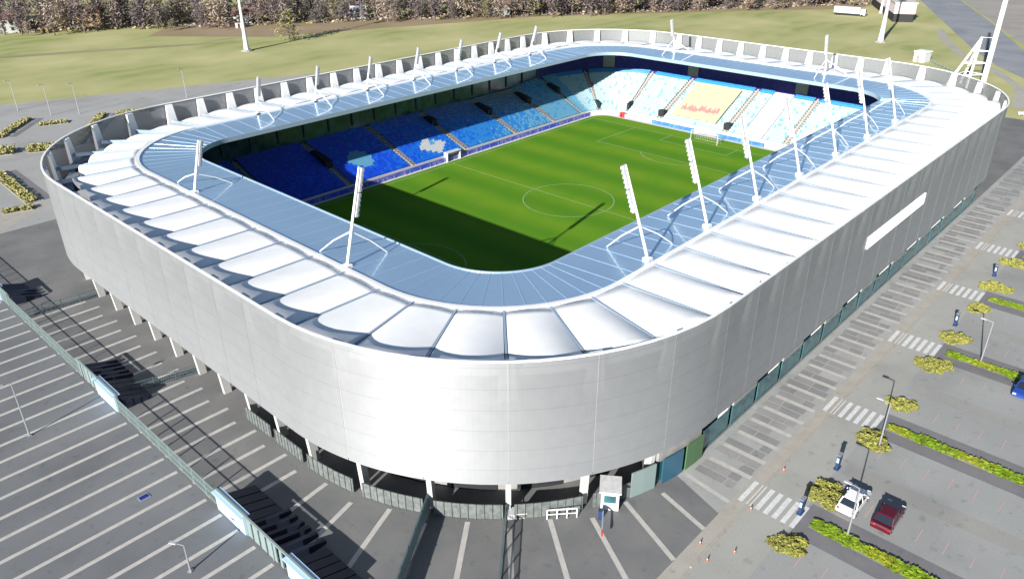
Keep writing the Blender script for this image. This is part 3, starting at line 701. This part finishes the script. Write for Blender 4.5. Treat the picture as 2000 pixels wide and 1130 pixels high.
b = MB(); b.bar((-1.5, 0, 1.2), (1.5, 0, 1.2), .1); b.bar((-1.5, 0, .6), (1.5, 0, .6), .07); b.build('rail', M_post, t)
t = thing('drain_cover', 'small dark blue drain cover on the striped forecourt', 'drain cover', (-96.2, -21.6, .02)); b = MB(); b.box((0, 0, 0), (1.1, .8, .04)); b.build('frame', M_gutter, t); b = MB(); b.box((0, 0, .041), (.9, .6, .02)); b.build('grate', M_navy, t)

# ------------------------------------------------------------------ perimeter fence with gates on the left
FX = -91.6
def fence_run(p0, p1, label, h=2.0, step=.22, name='fence', solid=False):
    mf = M_cross if name == 'cross_fence' else M_fence
    d = Vector((p1[0]-p0[0], p1[1]-p0[1], 0)); L = d.length; t = thing(name, label, 'fence', (*p0, 0), math.atan2(d.y, d.x)); b = MB(); n = max(1, round(L/2.6))
    b = MB()
    for z in (.15, h*.55, h): b.bar((0, 0, z), (L, 0, z), .07)
    q = .12
    while q < L: b.bar((q, 0, .1), (q, 0, h), .045); q += step
    b.build('bars', mf, t)
    for q in range(n+1): pb = MB(); pb.bar((L*q/n, 0, 0), (L*q/n, 0, h+.1), .12); pb.build('post', mf, t)
    if solid: b = MB(); b.box((L/2, .08, .2), (L, .04, h-.3)); b.build('glass', M_glassf, t)
    return t
fence_run((FX, 65), (FX, 40.2), 'pale green bar fence on the left, farthest stretch beyond the first gate')
fence_run((FX, 33.2), (FX, 6.7), 'pale green bar fence between the far gate and the middle gate')
fence_run((FX, -5.0), (FX, -28.8), 'pale green bar fence between the middle gate and the nearest gate')
fence_run((FX, -47.5), (FX, -66), 'pale green bar fence beyond the bottom edge past the nearest gate')
fence_run((FX+.2, 28.6), (-81.2, 27.4), 'thin cross fence from the perimeter fence to the facade, far one', 1.3, .3, 'cross_fence')
fence_run((FX+.2, -1.4), (-81.2, -4.0), 'thin cross fence from the middle gate to the facade', 1.3, .3, 'cross_fence')
e0 = P(69, 32.3, 0); n0 = path(69)[1]
e1 = P(70, 32.3, 0)
fence_run((-77.3, -44.6), (-91.4, -54.0), 'glazed cross fence running out from the rounded facade corner, left one', 2.1, .3, 'cross_fence', True)
fence_run((-72.9, -51.2), (-84.8, -61.0), 'glazed cross fence running out from the rounded facade corner, right one', 1.5, .3, 'cross_fence', False)
M_shadowbox = mat('dark navy shadow filler', (.012, .018, .04), .6)
def gate(segs, label, y0):
    g = thing('entrance_gate', label, 'gate', (FX, y0, 0), R(-90), 'entrance gates in the perimeter fence'); H = 2.35; x = 0
    fr = MB(); tot = sum(s[1] for s in segs)
    for kind, L in segs:
        fr.bar((x, 0, 0), (x, 0, H+.12), .2)
        if kind == 'p':
            b = MB(); b.box((x+L/2, 0, .08), (L-.24, .5, H-.1)); b.build('pale_blue_block', M_sky, g)
            b = MB(); b.box((x+L/2, 0, H-.015), (L, 1.0, .1)); b.build('block_roof', M_sky, g)
        else:
            b = MB(); q = .45
            while q < L-.3: b.box((x+q, 0, .1), (.42 if kind == 'l' else .9, .12, H-.2)); q += 1.0 if kind == 'l' else 1.25
            b.build('slats', M_fence, g)
        for q in range(max(2, round(L/1.25))):      # near-black boxes added behind the gate line to deepen its shadow
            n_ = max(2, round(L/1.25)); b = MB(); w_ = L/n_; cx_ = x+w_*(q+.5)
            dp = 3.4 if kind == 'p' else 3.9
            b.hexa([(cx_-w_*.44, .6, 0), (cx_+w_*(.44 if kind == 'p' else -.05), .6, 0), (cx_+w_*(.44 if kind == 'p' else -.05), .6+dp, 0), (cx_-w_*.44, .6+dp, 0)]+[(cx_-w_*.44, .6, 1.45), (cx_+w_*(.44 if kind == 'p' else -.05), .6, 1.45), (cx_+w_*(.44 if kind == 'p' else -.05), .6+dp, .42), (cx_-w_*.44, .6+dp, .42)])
            b.build('shadow_box', M_shadowbox, g)
        x += L
    fr.bar((x, 0, 0), (x, 0, H+.12), .2); fr.bar((0, 0, H+.14), (tot, 0, H+.14), .2, .16); fr.build('frame', M_fence, g)
    for q in range(2):
        b = MB(); b.box((1.2+q*2.8, .7, 0), (.35, .35, .95)); b.build('ticket_reader', mat('yellow enamel', (.60, .40, .06), .5), g)
gate([('p', 3.4), ('l', 3.6)], 'pale entrance gate with pale blue block at the left edge, farthest of three', 40.2)
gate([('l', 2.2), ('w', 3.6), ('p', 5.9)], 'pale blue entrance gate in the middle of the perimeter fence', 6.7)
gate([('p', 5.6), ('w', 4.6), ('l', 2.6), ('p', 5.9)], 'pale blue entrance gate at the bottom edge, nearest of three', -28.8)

# ------------------------------------------------------------------ left car park planting
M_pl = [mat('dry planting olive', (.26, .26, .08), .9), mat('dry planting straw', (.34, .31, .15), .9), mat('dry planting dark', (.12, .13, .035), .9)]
def planting(p0, p1, w, label, seed, h=.6):
    d = Vector((p1[0]-p0[0], p1[1]-p0[1], 0)); L = d.length; t = thing('planting_bed', label, 'planting', (*p0, 0), math.atan2(d.y, d.x), 'planting beds in the left car park'); rr = random.Random(seed); b = MB()
    for q in range(int(L*w*30)): 
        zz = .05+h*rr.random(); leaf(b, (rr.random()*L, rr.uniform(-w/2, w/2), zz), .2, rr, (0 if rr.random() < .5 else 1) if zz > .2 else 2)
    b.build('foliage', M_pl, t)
    b = MB()
    for s in (-1, 1): b.box((L/2, s*(w/2+.12), 0), (L, .14, .12))
    b.build('kerb_edge', M_walk, t)
planting((-63.5, 134), (-52, 148), 2.2, 'straw coloured planting strip at the left edge of the far car park', 1)
planting((-52.5, 113), (-36.0, 138), 2.0, 'olive planting strip running towards the meadow behind the left corner', 2)
planting((-72.5, 104), (-73.5, 79), 2.2, 'olive planting strip beside the far left corner of the plaza', 3)
planting((-62.0, 116.5), (-56.5, 113.5), 3.2, 'dark olive shrub bed between two planting strips', 4, 1.4)
planting((-71.0, 121.5), (-64.5, 118), 3.4, 'dark shrub bed cut by the left edge', 5, 1.6)
planting((-79.5, 77), (-74.5, 75.5), 2.0, 'short straw planting bed by the access road', 6)
planting((-52, 139), (-45.5, 137), 2.4, 'pale planting bed near the meadow edge, left one', 7)
planting((-33, 136), (-25, 132), 2.6, 'pale planting bed near the meadow edge, right one', 8)
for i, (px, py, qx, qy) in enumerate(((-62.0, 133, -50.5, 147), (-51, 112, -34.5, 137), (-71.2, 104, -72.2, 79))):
    b = MB(); line(b, (px+1.6, py-.3), (qx+1.6, qy-.3), 1.6, .016); struct('bed_side_strip' if False else 'dark_margin', b, M_strip)  # dark strip along one side of three planting beds
b = MB(); line(b, (-160, 206), (-51.7, 168.5), 2.2, .018); line(b, (-51.7, 168.5), (49, 131), 2.2, .018); line(b, (49, 131), (130, 101), 2.2, .018); struct('edge_path', b, M_walk)

# ------------------------------------------------------------------ meadow, soil, path, far road
sheet('soil_strip', [(30, 255), (64, 214), (112, 196), (183, 166), (244, 118), (310, 62), (360, 60), (250, 150), (183, 200), (112, 236), (60, 285)], .004, M_soil)
sheet('meadow_path', [(-140, 292), (-27, 248), (20, 226), (50, 212), (48, 216), (20, 231), (-27, 254), (-140, 298)], .006, M_path)
sheet('far_road', [(150, -66), (190, -66), (237, -29), (277, -12.6), (311, 2), (370, 29), (420, 52), (400, 66), (356, 45), (283, 11.5), (230, -13), (200, -29)], .008, paving('blue grey road', (.208, .225, .259), (.265, .279, .300), .08))
sheet('far_footpath', [(140, -50), (169, -44), (191, -32.5), (217, -13.5), (248, 1), (270, 9), (266, 11), (246, 4), (215, -11), (189, -30), (168, -41.5), (140, -47)], .010, M_walk)
sheet('far_yard', [(277, -14), (311, 0.5), (370, 27.5), (425, 52), (520, 60), (520, -120), (240, -80), (238, -32)], .005, paving('pale yard', (.281, .272, .255), (.340, .306, .281), .05))

# bare woodland along the far edge: six kinds, copied tree by tree
M_tw = [mat('twigs purple brown', (.22, .17, .18), .95), mat('twigs grey brown', (.33, .28, .25), .95), mat('twigs dark', (.17, .145, .155), .95), mat('twigs tan', (.44, .34, .24), .95), mat('buds olive', (.26, .25, .09), .95)]
def bare_tree(seed, h, w, label, cat='tree', mats=(0, 1, 2), name='bare_tree', dens=1.0, loc=(0, 0, 0), group='bare trees of the woodland'):
    t = thing(name, label, cat, loc, 0, group); rr = random.Random(seed); b = MB(); tr_ = MB()
    tr_.tube([(0, 0, 0), (.1, 0, h*.3), (0, .1, h*.62), (.1, 0, h*.9)], [h*.022, h*.017, h*.010, .03], 7); tips = []
    for q in range(15):
        a = q*2.4+rr.random(); z0 = h*(.12+.05*q); l = w*(.55+.5*rr.random())*(1.05-.035*q); e = Vector((l*math.cos(a), l*math.sin(a), z0+h*(.12+.12*rr.random())))
        tr_.tube([(0, 0, z0), e*.5+Vector((0, 0, z0*.55)), e], [h*.008, h*.005, .03], 5, cap=False); tips += [e, e*.6+Vector((0, 0, z0*.4))]
    tr_.build('trunk', M_bark, t)
    for q in range(int(430*dens)):
        c = rr.choice(tips); s = w*.34; p = (c.x+rr.gauss(0, s), c.y+rr.gauss(0, s), max(.35, c.z+rr.gauss(0, s*1.0)))
        a = rr.random()*6.28; x = Vector((math.cos(a), math.sin(a), rr.uniform(-.4, .8)))*rr.uniform(.4, .9); y = Vector((-math.sin(a), math.cos(a), rr.uniform(-.5, .5)))*rr.uniform(.10, .26)
        p = Vector(p); b.quad(p-x-y, p+x-y, p+x+y, p-x+y, rr.choice((0, 0, 1, 2)))
    b.build('crown', [M_tw[m] for m in mats], t)
    return t
KL = ['bare purple-brown tree in the woodland belt along the far edge', 'bare grey-brown tree in the woodland belt along the far edge', 'dark bare tree in the woodland belt along the far edge', 'tan bare tree in the woodland belt along the far edge', 'olive budding tree in the woodland belt along the far edge']
KINDS = [bare_tree(101, 15, 3.6, KL[0], mats=(0, 0, 2)), bare_tree(102, 14, 4.0, KL[1], mats=(1, 0, 3)), bare_tree(103, 13, 3.4, KL[2], mats=(2, 0, 2)), bare_tree(104, 12, 3.6, KL[3], mats=(3, 1, 1)), bare_tree(105, 11, 3.8, KL[4], mats=(4, 1, 0))]
rr = random.Random(21); A = Vector((-75, 352)); B = Vector((335, 52)); D = (B-A).normalized(); N = Vector((-D.y, D.x)); N = N if N.y > 0 else -N
used = set(); spots = []
LL = (B-A).length
for row, (d0, n) in enumerate(((1, 62), (9, 66), (18, 62), (30, 58), (46, 44))):
    for q in range(n):
        s = LL*(q+rr.uniform(.15, .85))/n; p = A+D*s+N*(d0+rr.uniform(-4, 6)+5*math.sin(s*.05)*math.sin(s*.021)); spots.append((p, row))
HOUSES = [((27, 306), 'o'), ((76, 256), 'w'), ((-6, 313), 'g'), ((120, 227), 'w'), ((176, 186), 'w')]
for i, (p, row) in enumerate(spots):
    if any((p-Vector(h)).length < 8 for h, _ in HOUSES): continue
    k = rr.choice((0, 0, 1, 1, 2, 2, 3, 4)); sc = rr.uniform(.62, 1.45) if row else rr.uniform(.4, 1.15)
    if k not in used: o = KINDS[k]; used.add(k); o.location = (p.x, p.y, 0); o.rotation_euler = (0, 0, rr.random()*6.28); o.scale = (sc, sc, sc)
    else: dup(KINDS[k], (p.x, p.y, 0), rr.random()*6.28, scale=(sc, sc, sc*rr.uniform(.85, 1.15)))
# undergrowth mass beyond the first rows reads as one thicket
b = MB(); rr = random.Random(9)
for q in range(9000):
    s = rr.random()*LL; d = 4+rr.random()*40; p = A+D*s+N*d; zz = rr.random()**1.8*(.6+4.2*max(0, math.sin(s*.13+d*.2))**2)
    if any((p-Vector(h)).length < 6 for h, _ in HOUSES): continue
    leaf(b, (p.x, p.y, .2+zz), rr.uniform(.3, .7), rr, rr.choice((0, 0, 1, 1, 2, 2, 3, 4)) if rr.random() < .9 else 4)
o = b.build('undergrowth', M_tw); o['kind'] = 'stuff'; tag(o, 'brown tangled undergrowth beneath the bare trees along the far edge', 'undergrowth')
def house(loc, rz, wall, roof, label, L=11, Wd=8, Hh=5.5):
    h = thing('house', label, 'house', (*loc, 0), rz); b = MB(); b.box((0, 0, 0), (L, Wd, Hh)); b.build('wall', wall, h)
    b = MB(); rh = 3.0; a = L/2+.4; w = Wd/2+.4
    v = [(-a, -w, Hh), (a, -w, Hh), (a, w, Hh), (-a, w, Hh), (-a, 0, Hh+rh), (a, 0, Hh+rh)]; v = [(x, y, z+.01) for x, y, z in v]
    for f in ((0, 1, 5, 4), (2, 3, 4, 5), (1, 2, 5), (3, 0, 4), (3, 2, 1, 0)): b.poly([v[i] for i in f])
    ro = b.build('roof', roof, h); b = MB(); b.box((1.5, .8, Hh+1.6), (.7, .7, 2)); b.build('chimney', roof, ro)
    for q in (-3.2, 0, 3.2):
        for z in (1.0, 3.4):
            b = MB(); b.box((q, -Wd/2-.02, z), (1.2, .06, 1.4)); b.build('window', M_win, h)
    for q in (-1.8, 1.8):
        b = MB(); b.box((-L/2-.02, q, 1.2), (.06, 1.2, 1.5)); b.build('window', M_win, h)
M_or = mat('ochre render', (.42, .29, .16), .9, noise=.5, col2=(.38, .27, .16)); M_wr = mat('pale render', (.50, .48, .45), .9, noise=.5, col2=(.44, .43, .42)); M_gr = mat('grey render', (.36, .38, .38), .9); M_rt = mat('brown tiles', (.16, .09, .07), .9, noise=2, col2=(.11, .07, .06))
house(HOUSES[0][0], R(-36), M_or, M_rt, 'ochre house among the bare trees at the top left')
house(HOUSES[1][0], R(-36), M_wr, M_rt, 'pale house among the bare trees right of the ochre house', 8, 6, 4)
house(HOUSES[2][0], R(-30), M_gr, M_rt, 'grey house among the bare trees at the far left')
house(HOUSES[4][0], R(-36), M_gr, M_rt, 'grey cottage at the woodland edge above the left roof masts', 8, 6, 3.5)
house(HOUSES[3][0], R(-36), M_wr, M_gr, 'small pale cottage in the woodland near the big single mast', 7, 5, 3)
def shed(loc, rz, m, label, d=(3, 2.5, 2.3)):
    t = thing('garden_shed', label, 'shed', (*loc, 0), rz); b = MB(); b.box((0, 0, 0), d); b.build('wall', m, t); b = MB(); b.box((0, 0, d[2]+.003), (d[0]+.5, d[1]+.5, .18), taper=.92); b.build('roof', M_rt, t); b = MB(); b.box((0, -d[1]/2-.02, .05), (.9, .05, 1.9)); b.build('door', M_dark, t)
shed((68, 246), R(-36), M_wr, 'small pale shed at the woodland edge below the pale house'); shed((4, 297), R(-36), M_or, 'small ochre shed at the woodland edge, far left'); shed((160, 205), R(-30), M_wr, 'small white shed at the woodland edge behind the left roof masts')
# single trees on the meadow
bare_tree(201, 11.5, 3.9, 'olive budding tree standing alone on the meadow right of the tall mast', mats=(4, 1, 4), name='meadow_tree', dens=1.3, loc=(64, 199.5, 0), group=None)
bare_tree(202, 7, 2.6, 'small round bare tree on the soil strip behind the left roof edge', mats=(1, 4, 0), name='meadow_tree', dens=.9, loc=(187, 176, 0), group=None)
# tall old mast on the left meadow and light poles on the right
def tall_mast(loc, h, r0, label, tripod=False):
    t = thing('tall_mast', label, 'mast', (*loc, 0)); b = MB(); b.tube([(0, 0, 0), (0, 0, 2.2), (0, 0, h*.35), (0, 0, h)], [r0, r0*.8, r0*.5, r0*.28], 10); b.build('shaft', M_post if r0 < 1 else M_paint, t)
    b = MB(); b.tube([(0, 0, 0), (0, 0, .5)], [r0*1.9, r0*1.7], 12); b.build('base', M_conc, t)
    b = MB()
    for z in range(3): b.box((0, 0, h-.6-z*1.1), (.3, 3.2, .7))
    b.build('lamp_rack', M_lamp, t)
    return t
tall_mast((40.8, 193.0), 34, 1.15, 'pale tapered mast standing on the meadow at the upper left')
tall_mast((221, 18.5), 36, 1.25, 'pale tapered mast on the grass at the upper right beside the pink hall')
t = thing('lattice_pylon', 'tall pale pylon on splayed lattice legs beyond the far right roof corner', 'pylon', (158, -30, 0)); b = MB(); b.tube([(3.0, -4.0, 0), (3.0, -4.0, 46)], [.8, .55], 10); b.build('shaft', M_post, t)
for (x, y) in ((-5.0, 4.5), (6.5, 3.0), (-2.5, -1.0)):
    b = MB(); b.tube([(x, y, 0), (1.4, -.8, 15)], [.42, .30], 8); b.build('leg', M_post, t)
b = MB()
for z in (4, 7.5, 11, 15): f = z/15; b.bar((-5.0+(6.4)*f, 4.5-5.3*f, z), (3.0, -4.0, z), .2); b.bar((6.5-5.1*f, 3-3.8*f, z), (3.0, -4.0, z), .2); b.bar((-5.0+6.4*f, 4.5-5.3*f, z), (6.5-5.1*f, 3-3.8*f, z), .2)
b.build('bracing', M_post, t)
tall_mast((300, 47), 30, .7, 'thin pale mast at the top edge left of the pink hall')
# vehicles and huts at the far right
def lorry(loc, rz, m1, m2, label, L=12):
    t = thing('lorry', label, 'lorry', (*loc, 0), rz); b = MB(); b.box((-1.2, 0, 1.1), (L-3, 2.6, 2.8)); b.build('trailer', m1, t); b = MB(); b.box((L/2-1.3, 0, .6), (2.2, 2.5, 2.7), taper=.93); b.build('cab', m2, t)
    b = MB(); b.box((L/2-.18, 0, 1.9), (.12, 2.1, .9)); b.build('windscreen', M_win, t); b = MB(); b.box((0, 0, .55), (L-.5, 2.0, .5)); b.build('chassis', M_dark, t)
    for x in (-L/2+1.5, -L/2+2.8, L/2-1.6):
        for s in (-1, 1): b = MB(); b.tube([(x, s*.95, .52), (x, s*1.3, .52)], [.52, .52], 12); b.build('wheel', M_tyre, t)
lorry((284, 56), R(-82), M_paint, M_paint, 'white lorry parked on the meadow edge at the top right', 15)
t = thing('market_hall', 'long low pale pink hall with dark base and purple panel at the top right', 'building', (308, 41, 0), R(29)); b = MB(); b.box((0, 4, 3.6), (62, 9, 4.6)); b.build('wall', mat('pale pink panels', (.62, .50, .54), .6, noise=.2, col2=(.66, .60, .62)), t)
b = MB(); b.box((0, 4, 0), (61, 8.4, 3.59)); b.build('dark_base', M_dark, t); b = MB(); b.box((0, 4, 8.203), (63, 10, .4)); b.build('roof', M_wr, t)
b = MB(); b.box((-26, -.53, 4.2), (9, .06, 3.2)); b.build('purple_panel', mat('purple panel', (.25, .06, .22), .6), t)
t = thing('white_hut', 'small white hut alone on the grass beyond the far roof corner', 'hut', (191.5, -6.5, 0), R(-10)); b = MB(); b.box((0, 0, 0), (4.2, 4.0, 3.4)); b.build('wall', M_paint, t); b = MB(); b.box((0, 0, 3.403), (4.8, 4.6, .3), taper=.9); b.build('roof', M_post, t); b = MB(); b.box((-2.12, .4, .05), (.06, 1.1, 2.2)); b.build('door', M_steel, t)
fence_run((192, -9.5), (170, -28), 'thin low rail fence from the white hut to the lattice pylon', 1.0, 1.2, 'rail_fence')
